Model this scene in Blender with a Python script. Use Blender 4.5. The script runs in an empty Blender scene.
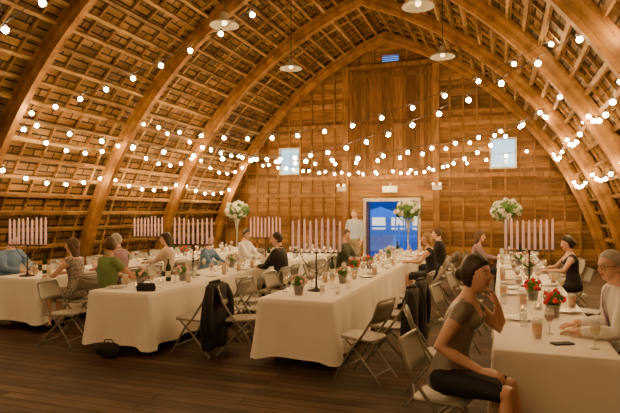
import bpy, bmesh, math, random
from mathutils import Vector, Matrix, noise
random.seed(7)
S=bpy.context.scene
COL=S.collection
XC=-3.7; R=10.5; CXO=-3.3; CZ=-1.95; YE=19.2; YB=-3.0
A0=math.asin(1.95/R); A1=math.acos(3.3/R)
def hw(z): return CXO+math.sqrt(max(0,R*R-(z-CZ)**2))
def roofz(x,r=R):
    o=abs(x-XC); return CZ+math.sqrt(max(0,r*r-(o-CXO)**2))
# ---------------- materials
def newmat(name):
    m=bpy.data.materials.new(name); m.use_nodes=True
    nt=m.node_tree; b=nt.nodes['Principled BSDF']; return m,nt,b
def N(nt,t,**k):
    n=nt.nodes.new(t)
    for a,v in k.items(): setattr(n,a,v)
    return n
def plain(name,c,rough=.6,metal=0,noise_amt=.12,scale=8,emit=None,es=0,trans=0,bump=0,sheen=0,alpha=1):
    m,nt,b=newmat(name)
    tc=N(nt,'ShaderNodeTexCoord'); nz=N(nt,'ShaderNodeTexNoise'); nz.inputs['Scale'].default_value=scale; nz.inputs['Detail'].default_value=4
    nt.links.new(tc.outputs['Object'],nz.inputs['Vector'])
    cr=N(nt,'ShaderNodeValToRGB')
    cr.color_ramp.elements[0].position=.3; cr.color_ramp.elements[1].position=.7
    cr.color_ramp.elements[0].color=[x*(1-noise_amt) for x in c]+[1]
    cr.color_ramp.elements[1].color=[min(1,x*(1+noise_amt)) for x in c]+[1]
    nt.links.new(nz.outputs['Fac'],cr.inputs['Fac']); nt.links.new(cr.outputs['Color'],b.inputs['Base Color'])
    b.inputs['Roughness'].default_value=rough; b.inputs['Metallic'].default_value=metal
    b.inputs['Alpha'].default_value=alpha
    if trans: b.inputs['Transmission Weight'].default_value=trans
    if sheen: b.inputs['Sheen Weight'].default_value=sheen
    if emit: b.inputs['Emission Color'].default_value=(*emit,1); b.inputs['Emission Strength'].default_value=es
    if bump:
        bp=N(nt,'ShaderNodeBump'); bp.inputs['Strength'].default_value=bump; bp.inputs['Distance'].default_value=.02
        nt.links.new(nz.outputs['Fac'],bp.inputs['Height']); nt.links.new(bp.outputs['Normal'],b.inputs['Normal'])
    return m
def islandwood(name,cols,rough=.65,stretch=(1,1,1),nscale=6):
    """per-board colour variation + streaky grain"""
    m,nt,b=newmat(name)
    g=N(nt,'ShaderNodeNewGeometry'); cr=N(nt,'ShaderNodeValToRGB')
    els=cr.color_ramp.elements
    while len(els)<len(cols): els.new(.5)
    for i,c in enumerate(cols): els[i].position=i/(len(cols)-1); els[i].color=(*c,1)
    nt.links.new(g.outputs['Random Per Island'],cr.inputs['Fac'])
    tc=N(nt,'ShaderNodeTexCoord'); mp=N(nt,'ShaderNodeMapping'); mp.inputs['Scale'].default_value=stretch
    nt.links.new(tc.outputs['Object'],mp.inputs['Vector'])
    nz=N(nt,'ShaderNodeTexNoise'); nz.inputs['Scale'].default_value=nscale; nz.inputs['Detail'].default_value=6; nz.inputs['Roughness'].default_value=.65
    nt.links.new(mp.outputs['Vector'],nz.inputs['Vector'])
    r2=N(nt,'ShaderNodeValToRGB'); r2.color_ramp.elements[0].position=.3; r2.color_ramp.elements[0].color=(.34,.32,.30,1); r2.color_ramp.elements[1].position=.65; r2.color_ramp.elements[1].color=(1.1,1.1,1.1,1)
    nt.links.new(nz.outputs['Fac'],r2.inputs['Fac'])
    mx=N(nt,'ShaderNodeMix',data_type='RGBA',blend_type='MULTIPLY'); mx.inputs['Factor'].default_value=.95
    nt.links.new(cr.outputs['Color'],mx.inputs['A']); nt.links.new(r2.outputs['Color'],mx.inputs['B'])
    nt.links.new(mx.outputs['Result'],b.inputs['Base Color']); b.inputs['Roughness'].default_value=rough
    b.inputs['Specular IOR Level'].default_value=.25
    return m
def brickwood(name,c1,c2,mort,bw,rh,ms,coord,order,rough=.7,dirt=.8,nscale=2.0,spec=.25,big=.6):
    m,nt,b=newmat(name)
    tc=N(nt,'ShaderNodeTexCoord'); sp=N(nt,'ShaderNodeSeparateXYZ'); cb=N(nt,'ShaderNodeCombineXYZ')
    nt.links.new(tc.outputs[coord],sp.inputs[0])
    nt.links.new(sp.outputs[order[0]],cb.inputs[0]); nt.links.new(sp.outputs[order[1]],cb.inputs[1])
    bk=N(nt,'ShaderNodeTexBrick'); bk.inputs['Scale'].default_value=1; bk.inputs['Brick Width'].default_value=bw; bk.inputs['Row Height'].default_value=rh
    bk.inputs['Mortar Size'].default_value=ms; bk.inputs['Mortar Smooth'].default_value=.2; bk.offset=.37
    bk.inputs['Color1'].default_value=(*c1,1); bk.inputs['Color2'].default_value=(*c2,1); bk.inputs['Mortar'].default_value=(*mort,1)
    nt.links.new(cb.outputs[0],bk.inputs['Vector'])
    mp=N(nt,'ShaderNodeMapping'); mp.inputs['Scale'].default_value=(1,9,1); nt.links.new(cb.outputs[0],mp.inputs['Vector'])
    nz=N(nt,'ShaderNodeTexNoise'); nz.inputs['Scale'].default_value=nscale; nz.inputs['Detail'].default_value=7; nz.inputs['Roughness'].default_value=.7
    nt.links.new(mp.outputs[0],nz.inputs['Vector'])
    r2=N(nt,'ShaderNodeValToRGB'); r2.color_ramp.elements[0].position=.32; r2.color_ramp.elements[0].color=(.35,.33,.3,1); r2.color_ramp.elements[1].position=.66; r2.color_ramp.elements[1].color=(1.15,1.15,1.15,1)
    nt.links.new(nz.outputs['Fac'],r2.inputs['Fac'])
    mx=N(nt,'ShaderNodeMix',data_type='RGBA',blend_type='MULTIPLY'); mx.inputs['Factor'].default_value=dirt
    nt.links.new(bk.outputs['Color'],mx.inputs['A']); nt.links.new(r2.outputs['Color'],mx.inputs['B'])
    n2=N(nt,'ShaderNodeTexNoise'); n2.inputs['Scale'].default_value=.9; n2.inputs['Detail'].default_value=5; nt.links.new(cb.outputs[0],n2.inputs['Vector'])
    r3=N(nt,'ShaderNodeValToRGB'); r3.color_ramp.elements[0].position=.35; r3.color_ramp.elements[0].color=(big,big*.97,big*.93,1); r3.color_ramp.elements[1].position=.6; r3.color_ramp.elements[1].color=(1,1,1,1)
    nt.links.new(n2.outputs['Fac'],r3.inputs['Fac'])
    m2=N(nt,'ShaderNodeMix',data_type='RGBA',blend_type='MULTIPLY'); m2.inputs['Factor'].default_value=.8
    nt.links.new(mx.outputs['Result'],m2.inputs['A']); nt.links.new(r3.outputs['Color'],m2.inputs['B'])
    nt.links.new(m2.outputs['Result'],b.inputs['Base Color']); b.inputs['Roughness'].default_value=rough
    b.inputs['Specular IOR Level'].default_value=spec
    bp=N(nt,'ShaderNodeBump'); bp.inputs['Strength'].default_value=.5; bp.inputs['Distance'].default_value=.02
    inv=N(nt,'ShaderNodeMath',operation='SUBTRACT'); inv.inputs[0].default_value=1; nt.links.new(bk.outputs['Fac'],inv.inputs[1])
    nt.links.new(inv.outputs[0],bp.inputs['Height']); nt.links.new(bp.outputs['Normal'],b.inputs['Normal'])
    return m
def emis(name,c,s):
    m,nt,b=newmat(name); b.inputs['Base Color'].default_value=(*c,1)
    b.inputs['Emission Color'].default_value=(*c,1); b.inputs['Emission Strength'].default_value=s; return m
M_roof=brickwood('roof_sheathing',(.34,.19,.055),(.14,.073,.022),(.012,.007,.003),.55,.17,.020,'UV',('X','Y'),nscale=1.5,big=.45)
M_floor=brickwood('floor_planks',(.17,.10,.052),(.07,.040,.021),(.010,.006,.004),2.2,.14,.008,'Object',('X','Y'),rough=.6,nscale=1.4,dirt=1,big=.35)
M_rib=islandwood('laminated_rib_wood',[(.36,.185,.05),(.22,.11,.03),(.31,.16,.044)],.55,(1,1,1),3)
M_purlin=islandwood('purlin_wood',[(.40,.24,.08),(.18,.095,.03),(.30,.17,.055),(.48,.30,.115)],.6,(4,.6,4),4)
M_board=islandwood('end_wall_board_wood',[(.42,.215,.065),(.22,.105,.033),(.33,.165,.05),(.50,.28,.095),(.14,.07,.024),(.38,.22,.09)],.65,(1.0,9,9),1.6)
M_hay=islandwood('hay_door_wood',[(.30,.15,.045),(.13,.062,.02),(.21,.105,.034)],.65,(9,9,1.0),1.6)
M_post=islandwood('post_wood',[(.42,.22,.07),(.24,.12,.038),(.34,.175,.055)],.6,(5,5,1),2)
M_cloth=plain('white_tablecloth',(.84,.80,.72),.85,noise_amt=.03,scale=3,sheen=.1)
M_chair=plain('grey_painted_steel',(.25,.24,.20),.38,.35,.06)
M_chairpad=plain('grey_seat_panel',(.29,.275,.23),.5,.1,.06)
M_black=plain('black_wool',(.012,.012,.015),.8,noise_amt=.3)
M_iron=plain('black_iron',(.02,.018,.016),.5,.6)
M_candle=plain('pink_candle_wax',(1,.68,.60),.5,noise_amt=.04,emit=(1,.52,.44),es=.2)  # unlit wax: faint emission stands in for light passing through it
M_zinc=plain('galvanized_tin',(.35,.34,.33),.4,.8)
M_leaf=plain('green_leaf',(.08,.20,.04),.6,noise_amt=.4,scale=30)
M_red=plain('red_petals',(.65,.03,.03),.6,noise_amt=.3,scale=40)
M_wht=plain('white_petals',(.85,.82,.70),.6,noise_amt=.1,scale=40)
M_pink=plain('pink_petals',(.88,.50,.44),.6,noise_amt=.2,scale=40)
M_glass=plain('clear_glass',(.9,.92,.9),.05,noise_amt=.01,alpha=.28)
M_beer=plain('amber_beer',(.85,.38,.04),.15)
M_foam=plain('beer_foam',(.9,.85,.7),.8)
M_wine=plain('red_wine',(.22,.015,.03),.1)
M_wwine=plain('white_wine',(.85,.7,.32),.1,alpha=.7)
M_plate=plain('white_china',(.8,.77,.7),.25)
M_votive=emis('votive_flame_glow',(1,.42,.1),9)
M_bulb=emis('warm_bulb_glow',(1,.62,.26),240)
M_cable=plain('black_cable',(.02,.02,.02),.6)
M_enamel=plain('enamel_shade',(.36,.34,.25),.4)
M_lampglow=emis('lamp_glow',(1,.75,.4),5)
M_frame=plain('painted_frame',(.6,.56,.48),.5)
M_sign=emis('sign_face',(.9,.8,.5),1.0)
# ---------------- mesh helpers
def finish(bm,name,mats,smooth=False,loc=(0,0,0),rz=0,recalc=True):
    if recalc: bmesh.ops.recalc_face_normals(bm,faces=bm.faces)
    me=bpy.data.meshes.new(name); bm.to_mesh(me); bm.free()
    for m in mats: me.materials.append(m)
    if smooth:
        for p in me.polygons: p.use_smooth=True
    o=bpy.data.objects.new(name,me); COL.objects.link(o); o.location=loc; o.rotation_euler=(0,0,rz); return o
def inst(o,loc,rz=0,sc=1):
    n=bpy.data.objects.new(o.name.split('.')[0],o.data); COL.objects.link(n); n.location=loc; n.rotation_euler=(0,0,rz); n.scale=(sc,)*3; return n
def box(bm,x0,x1,y0,y1,z0,z1,mi=0,M=None):
    vs=[Vector((x,y,z)) for x in(x0,x1) for y in(y0,y1) for z in(z0,z1)]
    if M: vs=[M@v for v in vs]
    v=[bm.verts.new(p) for p in vs]
    for f in((0,1,3,2),(4,6,7,5),(0,4,5,1),(2,3,7,6),(0,2,6,4),(1,5,7,3)):
        fc=bm.faces.new([v[i] for i in f]); fc.material_index=mi
def loft(bm,secs,n=12,mi=0,cap=True,M=None,sm=True):
    rings=[]
    for c,u,v in secs:
        ring=[]
        for i in range(n):
            a=2*math.pi*i/n; p=c+u*math.cos(a)+v*math.sin(a)
            if M: p=M@p
            ring.append(bm.verts.new(p))
        rings.append(ring)
    for a,b in zip(rings,rings[1:]):
        for i in range(n):
            f=bm.faces.new((a[i],a[(i+1)%n],b[(i+1)%n],b[i])); f.material_index=mi; f.smooth=sm
    if cap:
        f=bm.faces.new(rings[0][::-1]); f.material_index=mi
        f=bm.faces.new(rings[-1]); f.material_index=mi
def limb(bm,pts,rads,n=10,mi=0,M=None,ends=True,flat=1.0,side=None):
    pts=[Vector(p) for p in pts]; secs=[]
    L=len(pts); u=None
    T=[]
    for i in range(L):
        t=(pts[min(i+1,L-1)]-pts[max(i-1,0)]).normalized(); T.append(t)
    ref=Vector(side) if side else (Vector((0,0,1)) if abs(T[0].z)<.9 else Vector((1,0,0)))
    for i in range(L):
        t=T[i]; uu=ref-t*ref.dot(t)
        if uu.length<1e-4: uu=t.orthogonal()
        uu.normalize(); ref=uu; vv=t.cross(uu)
        if i==0 and ends:
            for k in(.3,.75): secs.append((pts[0]-t*rads[0]*math.sqrt(1-k*k)*.9,uu*rads[0]*k,vv*rads[0]*k*flat))
        secs.append((pts[i],uu*rads[i],vv*rads[i]*flat))
        if i==L-1 and ends:
            for k in(.75,.3): secs.append((pts[-1]+t*rads[-1]*math.sqrt(1-k*k)*.9,uu*rads[-1]*k,vv*rads[-1]*k*flat))
    loft(bm,secs,n,mi,True,M)
def lathe(bm,prof,n=16,mi=0,c=(0,0,0),M=None):
    c=Vector(c); loft(bm,[(c+Vector((0,0,z)),Vector((r,0,0)),Vector((0,r,0))) for r,z in prof],n,mi,True,M)
def ball(bm,c,rx,ry=None,rz=None,mi=0,seg=10,rings=7,M=None,nz=0,ns=10):
    ry=ry or rx; rz=rz or rx; c=Vector(c)
    mat=Matrix.Translation(c)@Matrix.Diagonal((rx,ry,rz,1))
    r=bmesh.ops.create_uvsphere(bm,u_segments=seg,v_segments=rings,radius=1,matrix=(M@mat if M else mat))
    vs=r['verts']
    for v in vs:
        if nz: 
            cc=(M@c if M else c); v.co=cc+(v.co-cc)*(1+nz*noise.noise(v.co*ns))
        for f in v.link_faces: f.material_index=mi; f.smooth=True
# ---------------- room shell
bm=bmesh.new(); box(bm,XC-7.4,XC+7.4,YB,YE+.3,-.12,0); finish(bm,'floor',[M_floor])
def arcpt(side,a,r): return XC+side*(CXO+r*math.cos(a)), CZ+r*math.sin(a)
def shell(side,name):
    bm=bmesh.new(); uv=bm.loops.layers.uv.new('UVMap'); n=40
    prev=None
    for i in range(n+1):
        a=A0+(A1-A0)*i/n
        x,z=arcpt(side,a,R)
        cur=([bm.verts.new((x,y,max(z,0))) for y in(YB,YE+.15)],R*a)
        if prev:
            f=bm.faces.new((prev[0][0],prev[0][1],cur[0][1],cur[0][0])); f.smooth=True
            for l in f.loops:
                l[uv].uv=(l.vert.co.y, prev[1] if l.vert in prev[0] else cur[1])
        prev=cur
    return finish(bm,name,[M_roof],recalc=False)
shell(-1,'wall_left'); shell(1,'wall_right')
bm=bmesh.new()
def arcsweep(bm,y,w,r0,r1,a0=A0,a1=A1,n=28):
    for side in(-1,1):
        rings=[]
        for i in range(n+1):
            a=a0+(a1-a0)*i/n
            q=[]
            for (r,yy) in((r0,y-w/2),(r0,y+w/2),(r1,y+w/2),(r1,y-w/2)):
                x,z=arcpt(side,a,r)
                if (x-XC)*side<0: x=XC
                q.append(bm.verts.new((x,yy,max(z,0.0))))
            rings.append(q)
        for p,q in zip(rings,rings[1:]):
            for k in range(4): bm.faces.new((p[k],p[(k+1)%4],q[(k+1)%4],q[k]))
        bm.faces.new(rings[0][::-1]); bm.faces.new(rings[-1])
y=YB+.3
while y<YE-.2:
    arcsweep(bm,y,.05,R-.003,R-.06,n=20); y+=.575
finish(bm,'roof_rafters',[M_purlin])
bm=bmesh.new(); a=A0+.05
while a<A1-.015:
    for side in(-1,1):
        y=YB
        while y<YE-.05:
            y1=min(YE,y+3.4)
            q=[]
            for yy in(y,y1-.01):
                for (r,da) in((R-.06,-.0035),(R-.06,.0035),(R-.15,.0035),(R-.15,-.0035)):
                    x,z=arcpt(side,a+da,r+random.uniform(-.004,.004)); q.append(bm.verts.new((x,yy,z)))
            for f in((0,1,2,3),(4,7,6,5),(0,4,5,1),(1,5,6,2),(2,6,7,3),(3,7,4,0)): bm.faces.new([q[i] for i in f])
            y=y1
    a+=.43/R
finish(bm,'roof_purlins',[M_purlin])
RIBY=[-2.2,1.2,4.6,8.0,11.4,14.8,18.3]
for y in RIBY:
    bm=bmesh.new()
    for k in range(4):   # laminations
        arcsweep(bm,y,.16-.012*(k%2),R-.10-.085*k,R-.185-.085*k+.002)
    finish(bm,'arch_rib',[M_rib])
# ---- end wall: horizontal siding behind studs, with openings
openings=[(-4.6,-2.72,0,2.12),(-7.94,-7.2,3.21,4.12),(-.27,.47,3.25,4.16),(-4.0,-3.4,7.12,7.38)]
def boardwall(name,ywall,th,ops,mat,bh=.18):
    bm=bmesh.new(); z=0
    edges=sorted(set([e for o in ops for e in o[2:]]))
    while z<7.98:
        z1=min(8.0,z+bh*random.uniform(.9,1.1))
        for e in edges:
            if z+1e-6<e<z1: z1=e
        zm=(z+z1)/2; w0=hw(z)-.012; w1=max(.005,hw(z1)-.012)
        cuts=sorted([(o[0],o[1]) for o in ops if o[2]<zm<o[3]])
        spans=[]; s=None; cur='L'
        xs=[('L',None)]
        pts=[]
        last=None
        segs=[]; start='L'
        for a,b in cuts: segs.append((start,a)); start=b
        segs.append((start,'R'))
        for a,b in segs:
            aL=XC-w0 if a=='L' else a; aU=XC-w1 if a=='L' else a
            bL=XC+w0 if b=='R' else b; bU=XC+w1 if b=='R' else b
            if bL-aL<.02 or bU-aU<.005: continue
            n=max(1,int((bL-aL)/3.2)); ts=[0]+sorted(min(.98,max(.02,(i+random.uniform(-.3,.3))/n)) for i in range(1,n))+[1]
            for t0,t1 in zip(ts,ts[1:]):
                off=random.uniform(0,.018)
                xa,xb=aL+(bL-aL)*t0,aL+(bL-aL)*t1; ua,ub=aU+(bU-aU)*t0,aU+(bU-aU)*t1
                y0=ywall-off; y1=ywall+th
                v=[bm.verts.new(p) for p in((xa,y0,z),(xb,y0,z),(ub,y0,z1),(ua,y0,z1),(xa,y1,z),(xb,y1,z),(ub,y1,z1),(ua,y1,z1))]
                for f in((0,1,2,3),(7,6,5,4),(0,4,5,1),(1,5,6,2),(2,6,7,3),(3,7,4,0)): bm.faces.new([v[i] for i in f])
        z=z1
    return finish(bm,name,[mat])
boardwall('wall_end',YE,.06,openings,M_board)
boardwall('wall_back',YB,-.06,[],M_board,.3)
bm=bmesh.new()
for k in range(4): box(bm,-4.0,-3.4,YE-.0,YE+.04,7.13+k*.065,7.16+k*.065)
box(bm,-4.07,-3.33,YE-.05,YE-.02,7.06,7.12); box(bm,-4.07,-3.33,YE-.05,YE-.02,7.38,7.44)
finish(bm,'added_gable_vent',[M_hay])  # louvred gap added to give the blue light at the apex
# framing on the end wall: studs + girts
bm=bmesh.new()
k=1
while k<13:
    for s in(-1,1):
        x=XC+s*(1.62+.45*k)
        if abs(x-XC)>6.6: continue
        zt=roofz(x)-.12
        hit=[o for o in openings[1:3] if o[0]-.08<x<o[1]+.08]
        if hit:
            o=hit[0]; box(bm,x-.03,x+.03,YE-.12,YE-.022,0,o[2]-.07); box(bm,x-.03,x+.03,YE-.12,YE-.022,o[3]+.07,zt)
        else: box(bm,x-.03,x+.03,YE-.12,YE-.022,0,zt)
    k+=1
for x in(XC-1.15,XC-.6,XC+.6,XC+1.15): box(bm,x-.03,x+.03,YE-.12,YE-.022,7.05,roofz(x)-.1)
for (xa,xb,z) in((XC-6.6,XC-1.75,2.35),(XC+1.75,XC+6.6,2.35),(XC-5.0,XC-1.75,4.9),(XC+1.75,XC+5.0,4.9),(XC-5.9,XC+5.9,2.98)):
    box(bm,xa,xb,YE-.15,YE-.10,z-.07,z+.07)
finish(bm,'trim_wall_framing',[M_post])
bm=bmesh.new()
for sx in(-1,1):
    x=XC+sx*1.62; box(bm,x-.11,x+.11,YE-.22,YE-.02,0,6.9)
box(bm,XC-1.75,XC+1.75,YE-.24,YE-.02,6.9,7.04)
finish(bm,'trim_hay_door_posts',[M_post])
bm=bmesh.new(); x=-5.2
while x<-2.2:
    box(bm,x,x+.145,YE-.09-random.uniform(0,.012),YE-.02,3.05,6.85); x+=.15
for z in(3.2,4.95,6.65): box(bm,-5.2,-2.2,YE-.13,YE-.085,z-.08,z+.08)
for x in(-5.15,-3.75,-3.65,-2.25): box(bm,x-.06,x+.06,YE-.135,YE-.085,3.05,6.85)
finish(bm,'hay_loft_door',[M_hay])
# windows
def window(name,x0,x1,z0,z1):
    bm=bmesh.new(); t=.06
    for a in((x0-t,x0,z0-t,z1+t),(x1,x1+t,z0-t,z1+t)): box(bm,a[0],a[1],YE-.09,YE+.05,a[2],a[3])
    for a in((z0-t,z0),(z1,z1+t)): box(bm,x0,x1,YE-.09,YE+.05,a[0],a[1])
    xm=(x0+x1)/2; zm=(z0+z1)/2
    box(bm,xm-.012,xm+.012,YE+.0,YE+.03,z0,z1); box(bm,x0,x1,YE+.0,YE+.03,zm-.015,zm+.015)
    box(bm,x0,x1,YE+.035,YE+.04,z0,z1,1)
    finish(bm,name,[M_frame,M_pane])
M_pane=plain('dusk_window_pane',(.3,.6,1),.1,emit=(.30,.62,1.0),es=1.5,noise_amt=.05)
window('window_1',-7.94,-7.2,3.21,4.12); window('window_2',-.27,.47,3.25,4.16)
# door frame and open leaves
bm=bmesh.new()
for x in(-4.68,-2.72): box(bm,x,x+.08,YE-.09,YE+.08,0,2.2)
box(bm,-4.68,-2.64,YE-.09,YE+.08,2.12,2.24)
finish(bm,'trim_door_frame',[M_frame])
for nm,xa,s in(('door_1',-4.58,-1),('door_2',-2.75,1)):
    bm=bmesh.new()
    for k in range(6): box(bm,-.02,.02,k*.155,k*.155+.15,.02,2.1)
    for z in(.3,1.8): box(bm,-.045,-.02,0,.93,z,z+.12)
    finish(bm,nm,[M_hay],loc=(xa,YE+.09,0),rz=-s*.12)
# exterior
bm=bmesh.new(); box(bm,-30,25,YE+.1,60,-.2,-.05)
finish(bm,'ground_outside',[plain('dusk_gravel',(.2,.24,.3),.9)])
bm=bmesh.new(); box(bm,-9,-3.9,33,38,-.05,2.0)
v=[bm.verts.new(p) for p in((-9.4,32.6,2.0),(-3.6,32.6,2.0),(-3.6,38.4,2.0),(-9.4,38.4,2.0),(-9.4,35.5,3.3),(-3.6,35.5,3.3))]
for f in((0,1,5,4),(3,4,5,2),(0,4,3),(1,2,5),(0,3,2,1)):
    fc=bm.faces.new([v[i] for i in f]); fc.material_index=1
for x in(-7.5,-6.3,-5.0): box(bm,x,x+.8,32.95,33,.7,1.5,2)
finish(bm,'farm_shed',[plain('shed_paint',(.5,.55,.65),.8),plain('shed_roof',(.10,.12,.2),.7),emis('shed_window_glow',(1,.8,.5),1.5)])
bm=bmesh.new()
for x in(-6.2,-4.4):
    for y in(24,26): limb(bm,[(x,y,-.05),(x,y,1.55)],[.03,.03],6)
v=[bm.verts.new(p) for p in((-6.35,23.85,1.5),(-4.25,23.85,1.5),(-4.25,26.15,1.5),(-6.35,26.15,1.5),(-5.3,25,2.0))]
for f in((0,1,4),(1,2,4),(2,3,4),(3,0,4)): bm.faces.new([v[i] for i in f])
box(bm,-6,-4.6,24.4,25.2,-.05,.7)
finish(bm,'party_tent',[plain('white_canvas',(.85,.85,.9),.8)])
bm=bmesh.new()
for k in range(8):
    x=-10+k*1.6; box(bm,x,x+.1,29,29.1,-.05,1.1)
for z in(.4,.9): box(bm,-10,1.3,28.96,29,z,z+.12)
finish(bm,'paddock_fence',[plain('fence_white',(.75,.78,.85),.8)])
# sign + emergency lights
bm=bmesh.new(); box(bm,-3.95,-3.4,YE-.28,YE-.21,2.42,2.66); box(bm,-3.92,-3.43,YE-.285,YE-.28,2.45,2.63,1); box(bm,-3.7,-3.65,YE-.23,YE-.0,2.6,2.75)
finish(bm,'exit_sign',[M_frame,M_sign])
for x in(-5.45,-2.05):
    bm=bmesh.new(); box(bm,-.16,.16,-.12,-.02,0,.16)
    for s in(-1,1):
        loft(bm,[(Vector((s*.1,-.14,.2)),Vector((.03,0,0)),Vector((0,0,.03))),(Vector((s*.11,-.22,.2)),Vector((.06,0,0)),Vector((0,0,.06)))],12,0); ball(bm,(s*.11,-.22,.2),.045,.02,.045,1)
    finish(bm,'emergency_light',[M_frame,M_lampglow],loc=(x,YE-.12,2.5))
# ---------------- pendant lamps
for (x,y) in((-4.74,8.75),(-4.67,11.9),(-1.18,12.1),(-1.27,9.0)):
    bm=bmesh.new(); z=5.15; top=roofz(x,R-.1)
    limb(bm,[(0,0,top),(0,0,z+.2)],[.012,.012],6,1)
    lathe(bm,[(.03,z+.22),(.06,z+.2),(.07,z+.1),(.12,z+.07),(.25,z),(.27,z-.03),(.26,z-.03),(.11,z+.05),(.05,z+.06)],24,0)
    ball(bm,(0,0,z+.02),.05,mi=2)
    finish(bm,'pendant_barn_lamp',[M_enamel,M_cable,M_lampglow],loc=(x,y,0))
# ---------------- string lights
bm=bmesh.new()
def string(a,b,sag,sp=.6,hook=False):
    a=Vector(a); b=Vector(b); L=(b-a).length; n=max(6,int(L/.35)); pts=[]
    for i in range(n+1):
        t=i/n; p=a.lerp(b,t); p.z-=4*sag*t*(1-t); pts.append(p)
    limb(bm,pts,[.006]*(n+1),4,0,ends=False)
    nb=int(L/sp)
    for i in range(nb):
        t=(i+.5)/nb; p=a.lerp(b,t); p.z-=4*sag*t*(1-t)
        limb(bm,[p,p-Vector((0,0,.05))],[.014,.018],6,0,ends=False)
        c=p-Vector((0,0,.09))
        r=bmesh.ops.create_icosphere(bm,subdivisions=2,radius=.042,matrix=Matrix.Translation(c))
        for v in r['verts']:
            for f in v.link_faces: f.material_index=1; f.smooth=True
string((-8.9,8.1,3.7),(-1.2,8.1,6.5),.5)
string((-8.9,5.0,3.0),(-1.2,4.8,6.3),.4)
string((1.2,10.6,5.0),(-8.9,11.4,4.2),1.1)
string((-9.0,14.7,3.9),(1.4,14.7,4.3),.9)
string((-8.9,11.5,4.2),(-3.9,18.9,3.2),.5)
string((1.3,11.5,4.2),(-3.4,18.9,3.2),.5)
string((-8.9,8.1,3.6),(1.3,14.7,4.3),1.0)
string((1.3,8.1,4.3),(-8.9,14.7,3.9),1.0)
string((-8.6,18.3,3.6),(1.1,18.3,3.8),.5)
string((-1.2,8.1,6.5),(1.4,4.7,4.3),.3)
for i in range(3,6):
    y0,y1=RIBY[i],RIBY[i+1]
    string((-9.0,y0,3.6),(-9.0,y1,3.6),.45,.5)
    string((-9.55,y0,2.75),(-9.55,y1,2.75),.3,.5)
    string((1.55,y0,3.7),(1.55,y1,3.7),.4,.5)
    string((2.1,y0,2.8),(2.1,y1,2.8),.3,.5)
string((-8.9,1.2,3.6),(1.5,1.2,4.3),.5)  # added string, out of view over the camera, to light the foreground
string((1.5,4.7,4.2),(1.5,8.0,4.2),.4,.5)
string((-8.9,-2.0,3.6),(1.5,-2.0,4.3),.5)  # added unseen string behind the camera, brightens the foreground guests
finish(bm,'string_lights',[M_cable,M_bulb])
# ---------------- tables
def table(x0,x1,y0,y1,seed):
    bm=bmesh.new(); rnd=random.Random(seed); r=.03; per=[]
    def add(x,y,nx,ny,c): per.append((x,y,nx,ny,c))
    st=.05
    ny=int((y1-y0)/st); nx=int((x1-x0)/st)
    for i in range(nx): add(x0+(x1-x0)*(i+.5)/nx,y0,0,-1,min(i+.5,nx-i-.5)/nx)
    add(x1,y0,.7,-.7,0)
    for i in range(ny): add(x1,y0+(y1-y0)*(i+.5)/ny,1,0,min(i+.5,ny-i-.5)/nx)
    add(x1,y1,.7,.7,0)
    for i in range(nx): add(x1-(x1-x0)*(i+.5)/nx,y1,0,1,min(i+.5,nx-i-.5)/nx)
    add(x0,y1,-.7,.7,0)
    for i in range(ny): add(x0,y1-(y1-y0)*(i+.5)/ny,-1,0,min(i+.5,ny-i-.5)/nx)
    add(x0,y0,-.7,-.7,0)
    prev=None; n=len(per); ph=rnd.uniform(0,9)
    lv=[(0,.752,-.012),(.01,.745,.002),(.06,.69,.006),(.2,.56,.012),(.4,.42,.02),(.7,.26,.03),(1,.13,.04)]
    ss=[i*st for i in range(n)]
    for (t,z,off) in lv:
        ring=[]
        for i,(x,y,nx_,ny_,c) in enumerate(per):
            w=t*(.024*math.sin(ss[i]*13+ph+2*noise.noise(Vector((ss[i]*.8,seed,3))))+.022*noise.noise(Vector((ss[i]*3.3,seed,0)))*2)
            cf=math.exp(-(c*7)**2)
            o=off*.8+w*(1 if z<.74 else 0)+.06*t*cf
            zz=z-(.03*t*cf)+(.012*t*math.sin(ss[i]*2.1+seed))
            ring.append(bm.verts.new((x+nx_*o,y+ny_*o,zz)))
        if prev:
            for i in range(n):
                f=bm.faces.new((prev[i],prev[(i+1)%n],ring[(i+1)%n],ring[i])); f.smooth=True
        else: bm.faces.new(ring)
        prev=ring
    box(bm,x0+.02,x1-.02,y0+.02,y1-.02,.715,.742,1)
    yy=y0+.25
    while yy<y1:
        for x in(x0+.12,x1-.12): limb(bm,[(x,yy,0.0),(x,yy,.72)],[.014,.014],6,2,ends=False)
        limb(bm,[(x0+.12,yy,.25),(x1-.12,yy,.25)],[.01,.01],6,2,ends=False)
        yy+=1.2
    return finish(bm,'banquet_table',[M_cloth,M_plate,M_iron],recalc=True)
TA=(-7.1,-6.25,6.0,13.4); TB=(-4.75,-3.9,5.35,13.3); TC=(-2.55,-1.68,5.5,13.6); TD=(-.05,.75,3.97,13.2)
for i,t in enumerate((TA,TB,TC,TD)): table(*t,seed=i+1)
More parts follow.
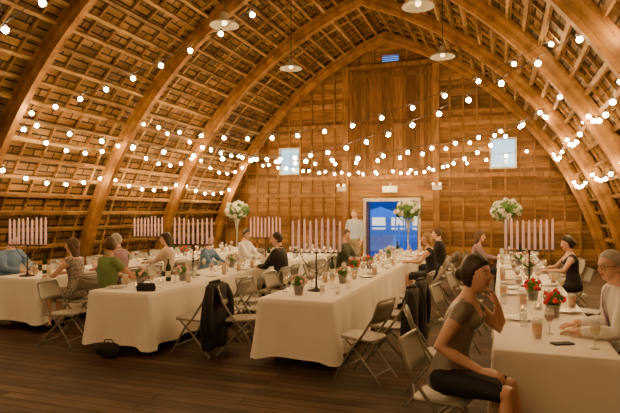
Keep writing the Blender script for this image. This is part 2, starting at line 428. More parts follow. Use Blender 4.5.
# ---------------- folding chair
def chair_bm():
    bm=bmesh.new()
    for s in(-1,1):
        x=s*.205
        limb(bm,[(x,.24,.012),(x,.05,.33),(x*.99,-.07,.47),(x*.97,-.20,.66),(x*.92,-.245,.80)],[.0125]*5,8,0)
        limb(bm,[(s*.18,-.27,.012),(s*.18,-.05,.26),(s*.18,.13,.43)],[.011]*3,8,0)
        limb(bm,[(s*.185,.17,.435),(s*.185,-.14,.43)],[.009]*2,6,0)
    limb(bm,[(-.188,-.245,.80),(-.17,-.257,.825),(.17,-.257,.825),(.188,-.245,.80)],[.0125]*4,8,0)
    limb(bm,[(-.2,.17,.12),(.2,.17,.12)],[.009]*2,6,0); limb(bm,[(-.18,-.2,.09),(.18,-.2,.09)],[.009]*2,6,0)
    secs=[]
    for k,(z) in enumerate((.437,.452,.458)):
        w=.185 if k<2 else .175
        ring=[]
        for i in range(24):
            a=2*math.pi*i/24; c,s_=math.cos(a),math.sin(a)
            e=.35; xx=math.copysign(abs(c)**e,c)*w; yy=math.copysign(abs(s_)**e,s_)*(w+.01)+.015
            ring.append(bm.verts.new((xx,yy,z-.02*(1-(yy+.2)/.4)-.008*(k==2)*(1-(xx/w)**2))))
        secs.append(ring)
    for a,b in zip(secs,secs[1:]):
        for i in range(24):
            f=bm.faces.new((a[i],a[(i+1)%24],b[(i+1)%24],b[i])); f.material_index=1
    bm.faces.new(secs[0][::-1]).material_index=1; bm.faces.new(secs[-1]).material_index=1
    g=[]
    for side in(0,1):
        rows=[]
        for j in range(5):
            z=.60+.21*j/4; row=[]
            for i in range(9):
                x=-.185+.37*i/8; y=-.172-(z-.6)*.40-.03*(1-(x/.185)**2)-side*.006
                row.append(bm.verts.new((x,y,z)))
            rows.append(row)
        g.append(rows)
        for j in range(4):
            for i in range(8):
                f=bm.faces.new((rows[j][i],rows[j][i+1],rows[j+1][i+1],rows[j+1][i])); f.material_index=1; f.smooth=True
    for i in range(8):
        for j in(0,4): bm.faces.new((g[0][j][i],g[0][j][i+1],g[1][j][i+1],g[1][j][i])).material_index=1
    return bm
CH=finish(chair_bm(),'folding_chair',[M_chair,M_chairpad],loc=(-.38,3.88,0),rz=math.radians(-100))
def chair(x,y,face,j=0): return inst(CH,(x,y,0),math.radians(face)+j)
rr=random.Random(3)
PEOPLE=[(-7.48,6.6),(-5.82,6.3),(-5.06,6.05),(-5.82,7.25),(-5.82,8.65),(-5.1,8.7),(-3.5,8.5),(-5.08,10.2),(-2.98,10.4),(-1.2,10.2),(1.08,9.4),(-.48,11.6),(-1.2,11.9)]
def near(x,y): return any(abs(x-a)<.35 and abs(y-b)<.5 for a,b in PEOPLE)
def row(x,face,y0,skip):
    y=y0
    while y<12.9:
        if not near(x,y) and rr.random()>skip: chair(x+rr.uniform(-.06,.06),y+rr.uniform(-.06,.06),face,rr.uniform(-.3,.3))
        y+=.72
row(-3.45,90,6.5,.15); row(-2.98,-90,5.9,.15); row(-1.2,90,7.5,.3); row(-7.52,-90,7.3,.2); row(-5.8,90,7.9,.2); row(-5.14,-90,6.9,.2); row(-.5,-90,5.9,.5); row(1.14,90,6.3,.45)
chair(-3.48,5.75,90); chair(-1.2,6.1,90); chair(-1.2,6.80,90); chair(-5.22,5.45,-80)
chair(1.08,4.75,90); chair(-.55,5.0,-90,.2); chair(-1.32,5.45,75)
for (x,y) in PEOPLE[:]:
    f={-7.48:-90,-5.82:90,-5.06:-20,-5.1:-90,-3.5:90,-5.08:-90,-2.98:-90,-1.2:90,1.08:96,-.48:-90}[x]; chair(x,y,f)
# ---------------- jackets on chairs
def jacket(x,y,face,seed,name='black_jacket'):
    bm=bmesh.new(); n=32; prev=None
    for (z,w,d,cy) in((.868,.10,.025,-.262),(.862,.17,.045,-.262),(.835,.225,.06,-.265),(.76,.235,.065,-.26),(.62,.235,.07,-.24),(.45,.25,.075,-.235),(.3,.255,.08,-.24),(.17,.24,.08,-.25),(.10,.22,.07,-.25)):
        ring=[]
        for i in range(n):
            a=2*math.pi*i/n; rip=1+(.10*math.sin(a*7+seed)+.12*noise.noise(Vector((math.cos(a)*2,math.sin(a)*2,z*3+seed))))*min(1,(.87-z)*3)
            ring.append(bm.verts.new((w*math.cos(a)*rip,cy+d*math.sin(a)*rip*1.15,z+.02*math.sin(a*3+seed)*(z<.2))))
        if prev:
            for i in range(n): bm.faces.new((prev[i],prev[(i+1)%n],ring[(i+1)%n],ring[i])).smooth=True
        else: bm.faces.new(ring[::-1])
        prev=ring
    bm.faces.new(prev)
    for s in(-1,1): limb(bm,[(s*.19,-.28,.80),(s*.255,-.30,.66),(s*.27,-.31,.48),(s*.25,-.30,.32)],[.05,.06,.052,.045],12)
    limb(bm,[(-.09,-.23,.87),(0,-.30,.885),(.09,-.23,.87)],[.02,.024,.02],8)
    finish(bm,name,[M_black],loc=(x,y,0),rz=math.radians(face))
jacket(-3.48,5.75,90,1); jacket(-1.2,6.1,90,4); jacket(-1.2,6.80,90,2)
OCC=[]
# ---------------- candelabra
def candelabra(x,y,rz):
    OCC.append((x,y,.16))
    bm=bmesh.new()
    lathe(bm,[(.11,0),(.115,.008),(.10,.016),(.03,.028),(.012,.05),(.009,.2),(.018,.215),(.009,.23),(.008,.44),(.015,.455),(.009,.47)],20,0)
    nC=9; W=.58
    limb(bm,[(-W/2,0,.46),(W/2,0,.46)],[.006,.006],8,0)
    for s in(-1,1): limb(bm,[(0,0,.25),(s*.10,0,.30),(s*.18,0,.40),(s*.2,0,.46)],[.005]*4,6,0)
    for i in range(nC):
        cx=-W/2+W*i/(nC-1)
        lathe(bm,[(.008,.462),(.018,.468),(.019,.472),(.014,.476),(.014,.480)],10,0,(cx,0,0))
        h=.37+rr.uniform(-.022,.018)
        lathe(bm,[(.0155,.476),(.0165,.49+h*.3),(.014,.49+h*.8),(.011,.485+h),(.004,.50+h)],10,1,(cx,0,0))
        limb(bm,[(cx,0,.49+h),(cx,0,.507+h)],[.0012,.0012],4,0,ends=False)
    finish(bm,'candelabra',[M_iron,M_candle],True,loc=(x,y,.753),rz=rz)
TH=math.radians(12)
for (x,y) in((-6.7,6.25),(-4.4,7.15),(-4.3,9.6),(-2.12,6.25),(.35,7.5),(-6.7,9.2)): candelabra(x,y,TH)
# ---------------- flowers
def foliage(bm,c,rad,nleaf,nfl,fm,lm,fr,rnd,flat=.8):
    c=Vector(c)
    for i in range(nleaf):
        d=Vector((rnd.gauss(0,1),rnd.gauss(0,1),rnd.gauss(.2,.8))).normalized(); p=c+Vector((d.x,d.y,d.z*flat))*rad*rnd.uniform(.6,1.15)
        u=d.orthogonal().normalized(); u.rotate(Matrix.Rotation(rnd.uniform(0,6.28),3,d)); w=d.cross(u); s=rad*rnd.uniform(.22,.38)
        v=[bm.verts.new(q) for q in(p-u*s,p-w*s*.45+d*s*.15,p+u*s+d*s*.2,p+w*s*.45+d*s*.15)]
        f=bm.faces.new(v); f.material_index=lm
    for i in range(nfl):
        d=Vector((rnd.gauss(0,1),rnd.gauss(0,1),rnd.gauss(.5,.7))).normalized(); p=c+Vector((d.x,d.y,d.z*flat))*rad*rnd.uniform(.75,1.05)
        ball(bm,p,fr*rnd.uniform(.8,1.2),mi=fm if i%4 else fm+(1 if fm==2 else 0),seg=10,rings=7,nz=.5,ns=60)
    ball(bm,c,rad*.7,rad*.7,rad*.6,mi=lm,nz=.3)
def pot(fm,fm2,seed):
    rnd=random.Random(seed); bm=bmesh.new()
    lathe(bm,[(.042,0),(.045,.003),(.06,.10),(.064,.10),(.064,.11),(.055,.11),(.05,.09)],18,0)
    foliage(bm,(0,0,.16),.085,80,14,2,1,.020,rnd)
    return finish(bm,'potted_flowers',[M_zinc,M_leaf,fm,fm2],loc=(.33,6.35,.753))
PR=pot(M_red,M_red,1); inst(PR,(.45,5.4,.753),1,1.05); OCC+=[(.33,6.35,.14),(.45,5.4,.14),(-4.45,5.95,.14)]
PW=pot(M_pink,M_wht,2); PW.location=(-4.45,5.95,.753)
for (x,y) in((-6.6,7.0),(-6.6,8.4),(-4.2,6.55),(-4.4,8.4),(-2.2,5.85),(-2.0,7.0),(-2.15,8.2),(.4,8.8),(-4.2,11),(.3,10.3),(-2.2,11.2),(-6.6,10.4),(-2.1,9.0)):
    OCC.append((x,y,.14))
    inst(PW if rr.random()<.8 else PR,(x,y,.753),rr.uniform(0,6),rr.uniform(.9,1.15))
def tallvase(x,y,seed):
    rnd=random.Random(seed); bm=bmesh.new(); OCC.append((x,y,.15))
    lathe(bm,[(.085,0),(.085,.012),(.02,.03),(.016,.25),(.025,.5),(.06,.72),(.10,.80),(.096,.80),(.055,.72),(.018,.5)],20,0)
    for i in range(6): limb(bm,[(rnd.uniform(-.01,.01),rnd.uniform(-.01,.01),.3),(rnd.uniform(-.04,.04),rnd.uniform(-.04,.04),.8)],[.004,.004],5,1)
    foliage(bm,(0,0,1.0),.28,190,48,2,1,.062,rnd,.8)
    finish(bm,'tall_flower_vase',[M_glass,M_leaf,M_wht,M_wht],loc=(x,y,.753))
tallvase(.12,12.2,5); tallvase(-2.1,13.1,6); tallvase(-6.45,12.6,7)
# ---------------- tableware
def wineglass(mi):
    bm=bmesh.new()
    lathe(bm,[(.033,0),(.033,.003),(.006,.008),(.004,.085),(.02,.10),(.037,.13),(.038,.16),(.031,.195),(.029,.195),(.035,.16),(.034,.135)],18,0)
    lathe(bm,[(.004,.099),(.022,.108),(.033,.13),(.035,.15),(.0345,.151)],16,1)
    return finish(bm,'wine_glass',[M_glass,mi],True,loc=(.62,4.22,.753))
WG=wineglass(M_wwine); WR=wineglass(M_wine); WR.location=(.36,4.62,.753)
bm=bmesh.new()
lathe(bm,[(.031,0),(.032,.01),(.041,.15),(.039,.15),(.03,.012)],20,0)
lathe(bm,[(.0285,.013),(.0365,.118)],20,1); lathe(bm,[(.0366,.118),(.038,.138)],20,2)
BG=finish(bm,'beer_glass',[M_glass,M_beer,M_foam],True,loc=(.26,4.42,.753))
bm=bmesh.new(); lathe(bm,[(.03,0),(.034,.004),(.037,.06),(.034,.06),(.03,.006)],16,0); lathe(bm,[(.027,.006),(.027,.03)],12,1); ball(bm,(0,0,.042),.007,.007,.013,2)
VO=finish(bm,'votive_candle',[M_glass,M_wht,M_votive],True,loc=(.2,5.6,.753))
bm=bmesh.new(); lathe(bm,[(.06,0),(.08,.004),(.125,.018),(.123,.021),(.08,.008),(.0,.007)],28,0)
PL=finish(bm,'dinner_plate',[M_plate],True,loc=(.15,5.15,.753))
bm=bmesh.new(); lathe(bm,[(.028,0),(.03,.005),(.035,.11),(.033,.11),(.027,.008)],16,0)
TU=finish(bm,'water_tumbler',[M_glass],True,loc=(.18,4.85,.753))
bm=bmesh.new(); lathe(bm,[(.036,0),(.037,.01),(.037,.19),(.030,.22),(.014,.25),(.013,.30),(.015,.30),(.015,.31),(.0,.31)],18,0); lathe(bm,[(.0376,.06),(.0376,.14)],18,1)
BO=finish(bm,'wine_bottle',[plain('dark_green_bottle_glass',(.02,.05,.02),.08),M_foam],True,loc=(-2.3,7.5,.753))
OCC+=[(.2,5.6,.05),(.15,5.15,.13),(-2.3,7.5,.05)]
def place(o,x,y,r):
    for (a,b,q) in OCC:
        if (a-x)**2+(b-y)**2<(q+r)**2: return
    OCC.append((x,y,r)); inst(o,(x,y,.753))
for (x0,x1,y0,y1) in(TA,TB,TC,TD):
    y=y0+.3; xm=(x0+x1)/2
    if y0<4.5: y=5.7
    while y<y1-.3:
        for s in(-1,1):
            if rr.random()<.65: place(PL,xm+s*.25,y,.125)
            if rr.random()<.95: place(rr.choice([WG,WR,TU,TU,BG]),xm+s*.14+rr.uniform(-.02,.02),y+.19,.045)
            if rr.random()<.75: place(rr.choice([TU,BG,WG]),xm+s*.32,y+.24,.045)
        if rr.random()<.9: place(VO,xm+rr.uniform(-.03,.03),y+.06,.04)
        if rr.random()<.18: place(BO,xm+rr.uniform(-.06,.06),y+.3,.045)
        y+=.5
bm=bmesh.new()
loft(bm,[(Vector((0,0,.0)),Vector((.11,0,0)),Vector((0,.035,0))),(Vector((0,0,.05)),Vector((.12,0,0)),Vector((0,.04,0))),(Vector((0,0,.10)),Vector((.10,0,0)),Vector((0,.015,0)))],16)
limb(bm,[(-.07,0,.09),(-.04,0,.13),(.04,0,.13),(.07,0,.09)],[.004]*4,6)
finish(bm,'clutch_purse',[M_black],loc=(-4.05,5.52,.753),rz=.4)
bm=bmesh.new(); box(bm,-.075,.075,-.036,.036,0,.009); finish(bm,'mobile_phone',[M_black],loc=(.42,4.30,.753),rz=.5)
bm=bmesh.new(); ball(bm,(0,0,.09),.15,.08,.09,seg=20,rings=12,nz=.15,ns=8); limb(bm,[(-.07,0,.15),(-.04,0,.21),(.04,0,.21),(.07,0,.15)],[.008]*4,6)
finish(bm,'handbag',[M_black],loc=(-4.35,5.22,0),rz=.3)
# ---------------- people
def smooth(e0,e1,x):
    t=max(0,min(1,(x-e0)/(e1-e0))); return t*t*(3-2*t)
def hpt(x,y,z,k=1):
    X=.074*x; Y=.094*y; Z=.116*z
    if z<0:
        q=-z; X*=1-.22*q
        if y<0: Y*=1-.42*q
    if y>0:
        Y+=.026*math.exp(-(x/.14)**2)*math.exp(-((z+.16)/.13)**2)+.010*math.exp(-(x/.12)**2)*math.exp(-((z-.05)/.2)**2)
        for s in(-1,1):
            Y-=.009*math.exp(-((x-s*.40)/.17)**2-((z-.06)/.11)**2)
            Y+=.004*math.exp(-((x-s*.45)/.2)**2-((z+.22)/.15)**2)
        Y+=.006*math.exp(-(x/.26)**2-((z+.50)/.08)**2)
        Y+=.013*math.exp(-(x/.3)**2-((z+.82)/.16)**2)
        Y+=.004*math.exp(-(x/.6)**2-((z-.22)/.08)**2)
    return Vector((X,Y,Z))*k
def add_head(bm,M,hair,hi,glasses=False,female=False,seed=0):
    u,v=(40,30) if hi else (22,16)
    r=bmesh.ops.create_uvsphere(bm,u_segments=u,v_segments=v,radius=1)
    dirs={}
    for vt in r['verts']: dirs[vt]=vt.co.copy(); d=vt.co; vt.co=M@hpt(d.x,d.y,d.z)
    fs=set(f for vt in r['verts'] for f in vt.link_faces)
    for f in fs:
        f.smooth=True; f.material_index=0
        c=sum((dirs[q] for q in f.verts),Vector())/len(f.verts)
        if c.y>.5 and abs(c.x)<.27 and -.56<c.z<-.44: f.material_index=7
    for s in(-1,1):
        ball(bm,(s*.0285,.0735,.007),.0125,.0125,.0105,mi=5,M=M); ball(bm,(s*.0285,.0835,.007),.006,.004,.006,mi=6,M=M)
        limb(bm,[(s*.014,.089,.027),(s*.028,.088,.032),(s*.044,.078,.027)],[.0025,.003,.002],6,4,M=M)
        ball(bm,(s*.071,-.004,-.004),.010,.019,.030,mi=0,M=M)
        if glasses:
            p=[]
            for i in range(13):
                a=2*math.pi*i/12; p.append((s*.031+.021*math.cos(a),.098,.004+.016*math.sin(a)))
            limb(bm,p,[.0018]*13,5,6,M=M,ends=False); limb(bm,[(s*.052,.097,.008),(s*.076,.02,.006)],[.0018]*2,5,6,M=M)
    if glasses: limb(bm,[(-.010,.099,.008),(.010,.099,.008)],[.0018]*2,5,6,M=M)
    if hair=='none': return
    r=bmesh.ops.create_uvsphere(bm,u_segments=u,v_segments=v,radius=1)
    for vt in r['verts']:
        d=vt.co.copy(); yv=d.y
        if hair=='bald':
            lo=-.5
            if yv<-.15: e=lo
            elif yv<.35: e=lo+(yv+.15)/.5*(.3-lo)
            else: e=.3+(yv-.35)/.65*.35
            w=smooth(e-.1,e+.12,d.z); k=.92+.15*w
        else:
            lo=-.55 if hair=='short' else -.75
            if yv<-.15: e=lo
            elif yv<.35: e=lo+(yv+.15)/.5*(.15-lo)*(.85 if female else 1)
            else: e=.15+(yv-.35)/.65*.42
            w=smooth(e-.1,e+.12,d.z); k=.92+(.18 if hair=='short' else .23)*w
            if female: k+=.03*w*max(0,-yv)
        k+=.022*w*noise.noise(Vector((d.x*14,d.y*5+seed,d.z*5)))
        p=hpt(d.x,min(d.y,.97),d.z); 
        if w>.5 and d.z<0 and yv<0: p=Vector((.074*d.x*(1-.1*-d.z),.094*d.y*(1-.2*-d.z),.116*d.z))
        vt.co=M@(p*k+Vector((0,-.004,.004)))
        for f in vt.link_faces: f.material_index=4; f.smooth=True
    if hair=='bun':
        ball(bm,(0,-.108,.0),.055,.045,.05,mi=4,seg=16,rings=10,M=M,nz=.15,ns=40)
        ball(bm,(.0,-.13,-.01),.035,.028,.035,mi=4,seg=12,rings=8,M=M,nz=.2,ns=50)
    if hair=='long':
        V=Vector
        loft(bm,[(V((0,-.03,.03)),V((.085,0,0)),V((0,.07,0))),(V((0,-.045,-.05)),V((.09,0,0)),V((0,.055,0))),(V((0,-.065,-.12)),V((.088,0,0)),V((0,.042,0))),(V((0,-.075,-.19)),V((.075,0,0)),V((0,.032,0))),(V((0,-.08,-.25)),V((.045,0,0)),V((0,.018,0)))],18,4,True,M)
def add_hand(bm,wr,d,nrm,s,curl=.5,hi=False,mi=0,M=None):
    d=Vector(d).normalized(); nrm=Vector(nrm); nrm=(nrm-d*nrm.dot(d)).normalized(); sd=d.cross(nrm)*s
    wr=Vector(wr); secs=[]
    b2=bmesh.new() if hi else bm
    for t,w,h in((-.02,.024,.021),(.015,.029,.018),(.05,.038,.017),(.085,.041,.014),(.095,.036,.010)): secs.append((wr+d*t,sd*w,nrm*h))
    loft(b2,secs,12,mi)
    for k,(o,L,r) in enumerate(((.029,.072,.0088),(.010,.082,.009),(-.010,.077,.0088),(-.029,.060,.0078))):
        p=wr+d*.085+sd*o; pts=[p]; ang=0; dd=d+sd*o*1.5
        for j,fr in enumerate((.45,.3,.25)):
            ang+=curl*(.55,.7,.5)[j]+.04*k*curl
            q=(dd.normalized()*math.cos(ang)-nrm*math.sin(ang)); p=p+q*L*fr; pts.append(p)
        limb(b2,pts,[r,r*.98,r*.88,r*.72],8,mi)
    p=wr+d*.025+sd*.024-nrm*.004; q=(d*.62+sd*.72-nrm*.25).normalized(); q2=(d*.85+sd*.35-nrm*.4).normalized()
    limb(b2,[p,p+q*.036,p+q*.036+q2*.03,p+q*.036+q2*.03+(q2-nrm*.3).normalized()*.024],[.013,.0108,.0098,.0078],8,mi)
    if hi:
        me=remesh(b2,.0035,3)
        bm.from_mesh(me); bm.verts.ensure_lookup_table(); bpy.data.meshes.remove(me)
def remesh(b2,vox,sm):
    bmesh.ops.recalc_face_normals(b2,faces=b2.faces)
    me=bpy.data.meshes.new('tmp'); b2.to_mesh(me); b2.free()
    o=bpy.data.objects.new('tmp',me); COL.objects.link(o)
    m=o.modifiers.new('r','REMESH'); m.mode='VOXEL'; m.voxel_size=vox; m.use_smooth_shade=True
    m=o.modifiers.new('s','SMOOTH'); m.factor=.5; m.iterations=sm
    dg=bpy.context.evaluated_depsgraph_get(); dg.update(); ev=o.evaluated_get(dg); r=bpy.data.meshes.new_from_object(ev)
    bpy.data.objects.remove(o); bpy.data.meshes.remove(me)
    for p in r.polygons: p.use_smooth=True; p.material_index=0
    return r
SKIN=plain('skin_warm',(.70,.42,.30),.5,noise_amt=.05,scale=20)
SKIN2=plain('skin_tan',(.52,.26,.15),.5,noise_amt=.05,scale=20)
EYEW=plain('eye_white',(.8,.78,.74),.3); EYED=plain('eye_dark',(.02,.015,.01),.3); LIP=plain('lips',(.48,.12,.10),.45)
def cm(name,c,r=.75,**k): return plain(name,c,r,noise_amt=k.get('na',.12),scale=k.get('sc',12))
H_dark=cm('hair_dark',(.03,.017,.011),.45,na=.4); H_brown=cm('hair_brown',(.09,.045,.02),.5,na=.3); H_blond=cm('hair_blond',(.35,.2,.08),.5,na=.3); H_grey=cm('hair_grey',(.4,.37,.33),.6,na=.2)
def person(name,x,y,face,top,bottom,hairm,hair='short',female=False,stand=False,lean=.12,arms=None,head=(0,0),sleeve='long',legs='pants',skin=None,hi=False,vneck=.0,tie=None,glasses=False,shoe=None,hem=.95,knees=None,seed=0,hcurl=.5,sc=1.0):
    skin=skin or SKIN; shoe=shoe or M_black
    rz=math.radians(face); W=Matrix.Translation((x,y,0))@Matrix.Rotation(rz,4,'Z')@Matrix.Scale(sc,4); Wi=W.inverted()
    dz=.42 if stand else 0.0
    V=Vector
    def sp(z): return V((0,-.02+lean*(z-.5),z+dz))
    b2=bmesh.new()
    if female: prof=[(.475,.15,.115),(.56,.172,.125),(.66,.150,.112),(.75,.122,.095),(.84,.132,.10),(.93,.148,.112),(1.0,.152,.095),(1.045,.125,.07),(1.075,.07,.055),(1.10,.047,.047),(1.17,.044,.046)]
    else: prof=[(.475,.155,.12),(.56,.172,.13),(.66,.165,.125),(.76,.158,.12),(.88,.178,.125),(.98,.192,.12),(1.05,.182,.098),(1.09,.145,.075),(1.12,.08,.062),(1.15,.058,.058),(1.22,.054,.056)]
    fw=V((0,1,-lean*.6)).normalized()
    loft(b2,[(sp(z),V((a,0,0)),fw*b) for z,a,b in prof],20)
    sz=1.015 if female else 1.055; sw=.150 if female else .185
    if female:
        for s in(-1,1): ball(b2,sp(.93)+V((s*.065,.085,0)),.055,.05,.055)
    bones=[('torso',sp(.5),sp(.75),.12),('torso',sp(.75),sp(sz-.02),.12),('neck',sp(sz+.07),sp(sz+.17),.05)]
    handinfo=[]
    ua,fa=(.26,.23) if female else (.285,.25)
    for i,s in enumerate((-1,1)):
        sh=sp(sz)+V((s*sw,0,-.01)); spec=arms[i] if arms else None
        if spec: el=Wi@V(spec[0]); wr=Wi@V(spec[1]); 
        else:
            if stand: wr=sh+V((s*.05,.12,-.50)); hint=V((s*.3,-1,-.2))
            else: wr=V((s*.12,.40+.02*s,.795)); hint=V((s*.8,-.5,-.5))
            dv=wr-sh; D=min(dv.length,ua+fa-.005); dn=dv.normalized(); wr=sh+dn*D
            a=(ua*ua-fa*fa+D*D)/(2*D); h=math.sqrt(max(0,ua*ua-a*a)); hp=(hint-dn*hint.dot(dn)).normalized(); el=sh+dn*a+hp*h
        if spec:
            el=sh+(el-sh).normalized()*min((el-sh).length,ua*1.12); 
        g=.012 if sleeve=='long' else .0
        r0,r1,r2,r3=(.048,.038,.035,.024) if female else (.058,.046,.042,.030)
        limb(b2,[sh+V((-s*.03,0,.0)),sh.lerp(el,.25),sh.lerp(el,.65),el,el.lerp(wr,.3),wr],[r0+.012+g*.3,r0+g*.6,r1+.004+g,r1+g*.7,r2+.003+g*.8,r3+g*.5],14)
        bones+= [('ua',sh,el,r1),('fa',el,wr,r2)]
        WN=Wi.to_3x3()
        nr=V((0,0,1)) if not spec or len(spec)<3 else (WN@V(spec[2]))
        hd=(wr-el).normalized() if not spec or len(spec)<4 else (WN@V(spec[3]))
        if not spec and not stand: hd=V((-s*.3,1,-.05))
        if stand and not spec: nr=V((s,0,0)); 
        handinfo.append((wr,hd,nr,s))
    for i,s in enumerate((-1,1)):
        hp=sp(.54)+V((s*.085,.01,0))
        if stand: kn=V((s*.10,.02,.50)); an=V((s*.11,-.03,.09))
        else: kn=V((s*.10,.42,.52)); an=V((s*.11,.40,.09))
        if knees and i<len(knees): kn=Wi@V(knees[i][0]); an=Wi@V(knees[i][1])
        g=.012 if legs=='pants' else 0
        t0,t1,c1,a1=(.085,.055,.05,.033) if female else (.088,.06,.055,.038)
        limb(b2,[hp,hp.lerp(kn,.5),kn,kn.lerp(an,.3),kn.lerp(an,.7),an],[t0+.008,t0*.88+g,t1+g,c1+.005+g,(c1+a1)/2+g,a1+g],14)
        fwd=V((0,1,0)); 
        if knees: fwd=(kn-hp); fwd.z=0; fwd.normalize()
        toe=an+fwd*.17; toe.z=.03; heel=an-fwd*.05; heel.z=.035
        limb(b2,[heel,V((an.x,an.y,.05))+fwd*.03,V((toe.x,toe.y,.035))-fwd*.04,toe],[.034,.042,.040,.026],12)
        limb(b2,[an,V((an.x,an.y,.05))],[a1+.006,.035],10)
        bones+=[('th',hp,kn,t1+.02),('sh',kn,an,c1),('ft',heel,toe,.035)]
        if i==0: k0=kn
        else: k1=kn
    if legs=='skirt':
        mid=(k0+k1)/2; h0=sp(.55); ax=(k1-k0); ax.z=0; ax=ax.normalized() if ax.length>.02 else V((1,0,0))
        wd=(k1-k0).length/2
        if stand: loft(b2,[(sp(.6),V((.17,0,0)),V((0,.13,0))),(V((0,0,.75)),V((.2,0,0)),V((0,.15,0))),(V((0,0,.52)),V((.23,0,0)),V((0,.17,0)))],20)
        else: loft(b2,[(h0,V((.175,0,0)),V((0,0,.10))),(h0.lerp(mid,.5),ax*.17,V((0,0,.088))),(h0.lerp(mid,hem),ax*(wd+.07),V((0,0,.072)))],20)
    me=remesh(b2,.0075 if hi else .018,9 if hi else 3)
    bm=bmesh.new(); bm.from_mesh(me); bpy.data.meshes.remove(me)
    def nearest(p):
        best=None
        for l,a,b_,r in bones:
            ab=b_-a; t=max(0,min(1,(p-a).dot(ab)/ab.length_squared)); d=(p-(a+ab*t)).length-r
            if best is None or d<best[0]: best=(d,l,t)
        return best[1],best[2]
    neckz=(1.085 if not female else 1.05)+dz
    for fc in bm.faces:
        p=fc.calc_center_median(); l,t=nearest(p); mi=1; fc.smooth=True
        if l=='neck': mi=0 if p.z>neckz-.0 else 1
        elif l=='torso':
            mi=1
            zl=p.z-dz
            if p.z<.60+dz and legs=='pants': mi=2
            if vneck and zl>sz-vneck-.02 and abs(p.x)<(zl-(sz-vneck-.02))*.62+.01 and p.y>sp(zl).y: mi=0
            if zl>1.035 and female and abs(p.x)<.085: mi=0
            if zl>1.11: mi=0
        elif l=='ua': mi=1 if (sleeve!='none' and (sleeve=='long' or t<(.5 if sleeve=='short' else .3))) or t<.06 else 0
        elif l=='fa': mi=1 if sleeve=='long' and t<.93 else (0)
        elif l=='th': mi=2 if (legs=='pants' or t<hem+.02) else 0
        elif l=='sh': mi=2 if legs=='pants' else 0
        elif l=='ft': mi=3
        if l=='sh' and p.z<.07: mi=3
        fc.material_index=mi
    for wr,hd,nr,s in handinfo: add_hand(bm,wr,hd,nr,(1 if s<0 else -1)*1,hcurl,hi)
    nk=sp(sz+.14); yaw,pit=head
    HM=Matrix.Translation(nk+V((0,.028,.058 if female else .055)))@Matrix.Rotation(math.radians(yaw),4,'Z')@Matrix.Rotation(math.radians(pit),4,'X')
    if female: HM=HM@Matrix.Scale(.98,4)
    add_head(bm,HM,hair,hi,glasses,female,seed)
    if tie:
        pts=[sp(1.09)+V((0,.085,0)),sp(1.04)+V((0,.118,0)),sp(.95)+V((0,.138,0)),sp(.80)+V((0,.135,0)),sp(.70)+V((0,.135,0))]
        limb(bm,pts,[.014,.016,.022,.03,.012],10,8,flat=.22,side=(1,0,0))
    if not female or tie:
        p=[]
        for i in range(15):
            a=math.radians(90)+math.radians(15+330*i/14); p.append(sp(1.118)+V((.064*math.cos(a),.066*math.sin(a)+.004,-.022*math.sin(a))))
        limb(bm,p,[.013]*15,6,1,flat=1.0)
    mats=[skin,top,bottom,shoe,hairm,EYEW,EYED,LIP,tie or M_black]
    o=finish(bm,name,mats,loc=(x,y,0),rz=rz,recalc=False); o.scale=(sc,)*3
    return o
M_greydress=plain('grey_taffeta',(.24,.225,.19),.38,noise_amt=.12,scale=14,bump=.25)
M_navy=cm('navy_trousers',(.02,.025,.04)); M_blk=cm('black_fabric',(.013,.013,.016)); M_wsh=cm('white_shirt',(.80,.79,.78),na=.04); M_blu=cm('blue_shirt',(.14,.26,.48)); M_grn=cm('green_shirt',(.16,.24,.09)); M_mau=cm('mauve_shirt',(.30,.19,.24)); M_tie=cm('purple_tie',(.22,.13,.22),.5)
M_flo=plain('floral_print',(.25,.22,.2),.7,noise_amt=.9,scale=45); M_khaki=cm('khaki',(.3,.24,.15)); M_cream=cm('cream_top',(.6,.5,.4))
person('woman_in_grey_dress',-.34,3.84,-98,M_greydress,M_blk,H_dark,'bun',True,lean=.26,hi=True,sleeve='cap',legs='skirt',hem=.92,vneck=.09,sc=1.06,
  arms=[((.05,4.13,.83),(-.02,4.03,1.05),(.9,.35,.1),(-.35,-.1,.9)),((-.38,3.60,.83),(-.12,3.60,.70),(0,-.3,1),(1,.1,-.15))],
  knees=[((.06,3.84,.55),(.1,3.80,.09)),((.04,3.63,.56),(.0,3.61,.09))],head=(-22,3),hcurl=.55)
person('elderly_man_in_white_shirt',.97,4.75,98,M_wsh,M_navy,H_grey,'bald',lean=.22,hi=True,tie=M_tie,glasses=True,
  arms=[((.81,4.50,.815),(.57,4.60,.792)),((.83,5.02,.815),(.59,4.92,.792))],head=(26,-3),sc=1.03)
person('man_in_blue_shirt',-7.48,6.6,-90,M_blu,M_navy,H_dark)
person('woman_in_floral_dress',-5.82,6.3,92,M_flo,M_flo,H_brown,'long',True,sleeve='none',legs='skirt',head=(10,0))
person('man_in_green_shirt',-5.06,6.05,-20,M_grn,M_khaki,H_brown,'short',head=(60,0),skin=SKIN2,sleeve='short',lean=.05)
person('man_in_mauve_shirt',-5.82,7.25,90,M_mau,M_navy,H_grey,'bald',head=(30,0))
person('woman_in_cream_top',-5.82,8.65,100,M_cream,M_navy,H_dark,'long',True,head=(20,0))
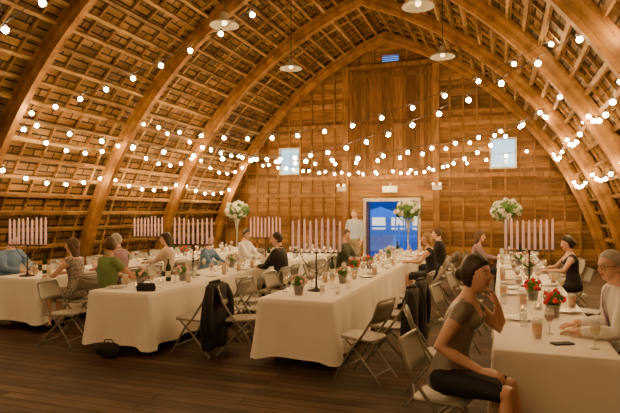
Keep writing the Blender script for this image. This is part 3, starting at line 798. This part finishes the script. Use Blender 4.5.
person('woman_in_blue_top',-5.1,8.7,-90,M_blu,M_navy,H_brown,'short',True,head=(-10,0))
person('man_in_dark_suit',-3.5,8.5,90,M_blk,M_blk,H_dark,'short',head=(20,0))
person('man_in_white_shirt',-5.08,10.2,-90,M_wsh,M_navy,H_dark,'short',head=(-20,0))
person('standing_man_in_pale_shirt',-3.62,13.8,170,cm('pale_blue_shirt',(.50,.58,.75)),M_khaki,H_blond,'short',stand=True,lean=0,head=(20,5))
person('man_in_olive_jacket',-2.98,10.4,-90,cm('olive_jacket',(.06,.07,.04)),M_khaki,H_brown,'short',head=(-40,0))
person('woman_in_black_dress',-1.2,10.2,90,M_blk,M_blk,H_blond,'long',True,sleeve='none',legs='skirt',head=(25,0))
person('dark_haired_woman_in_black_dress',1.08,9.4,96,M_blk,M_blk,H_dark,'bun',True,sleeve='none',legs='skirt',head=(20,-4),vneck=.1)
person('woman_in_mauve_top',-.48,11.6,-90,M_mau,M_navy,H_brown,'long',True)
person('man_in_dark_shirt',-1.2,11.9,90,M_blk,M_navy,H_brown,'short')
# ---------------- world + camera
w=bpy.data.worlds.new('World'); S.world=w; w.use_nodes=True; nt=w.node_tree; bg=nt.nodes['Background']
tc=N(nt,'ShaderNodeTexCoord'); sp_=N(nt,'ShaderNodeSeparateXYZ'); cr=N(nt,'ShaderNodeValToRGB')
cr.color_ramp.elements[0].position=.0; cr.color_ramp.elements[0].color=(.16,.50,1,1); cr.color_ramp.elements[1].position=.5; cr.color_ramp.elements[1].color=(.02,.12,.7,1)
nt.links.new(tc.outputs['Generated'],sp_.inputs[0]); nt.links.new(sp_.outputs['Z'],cr.inputs['Fac']); nt.links.new(cr.outputs['Color'],bg.inputs['Color']); bg.inputs['Strength'].default_value=2.2
cd=bpy.data.cameras.new('camera'); cam=bpy.data.objects.new('camera',cd); COL.objects.link(cam)
cd.sensor_width=36; cam.location=(0,0,1.7)
cd.lens=540/620*36; cam.rotation_euler=(math.radians(90.69),0,math.radians(19.4)); S.camera=cam
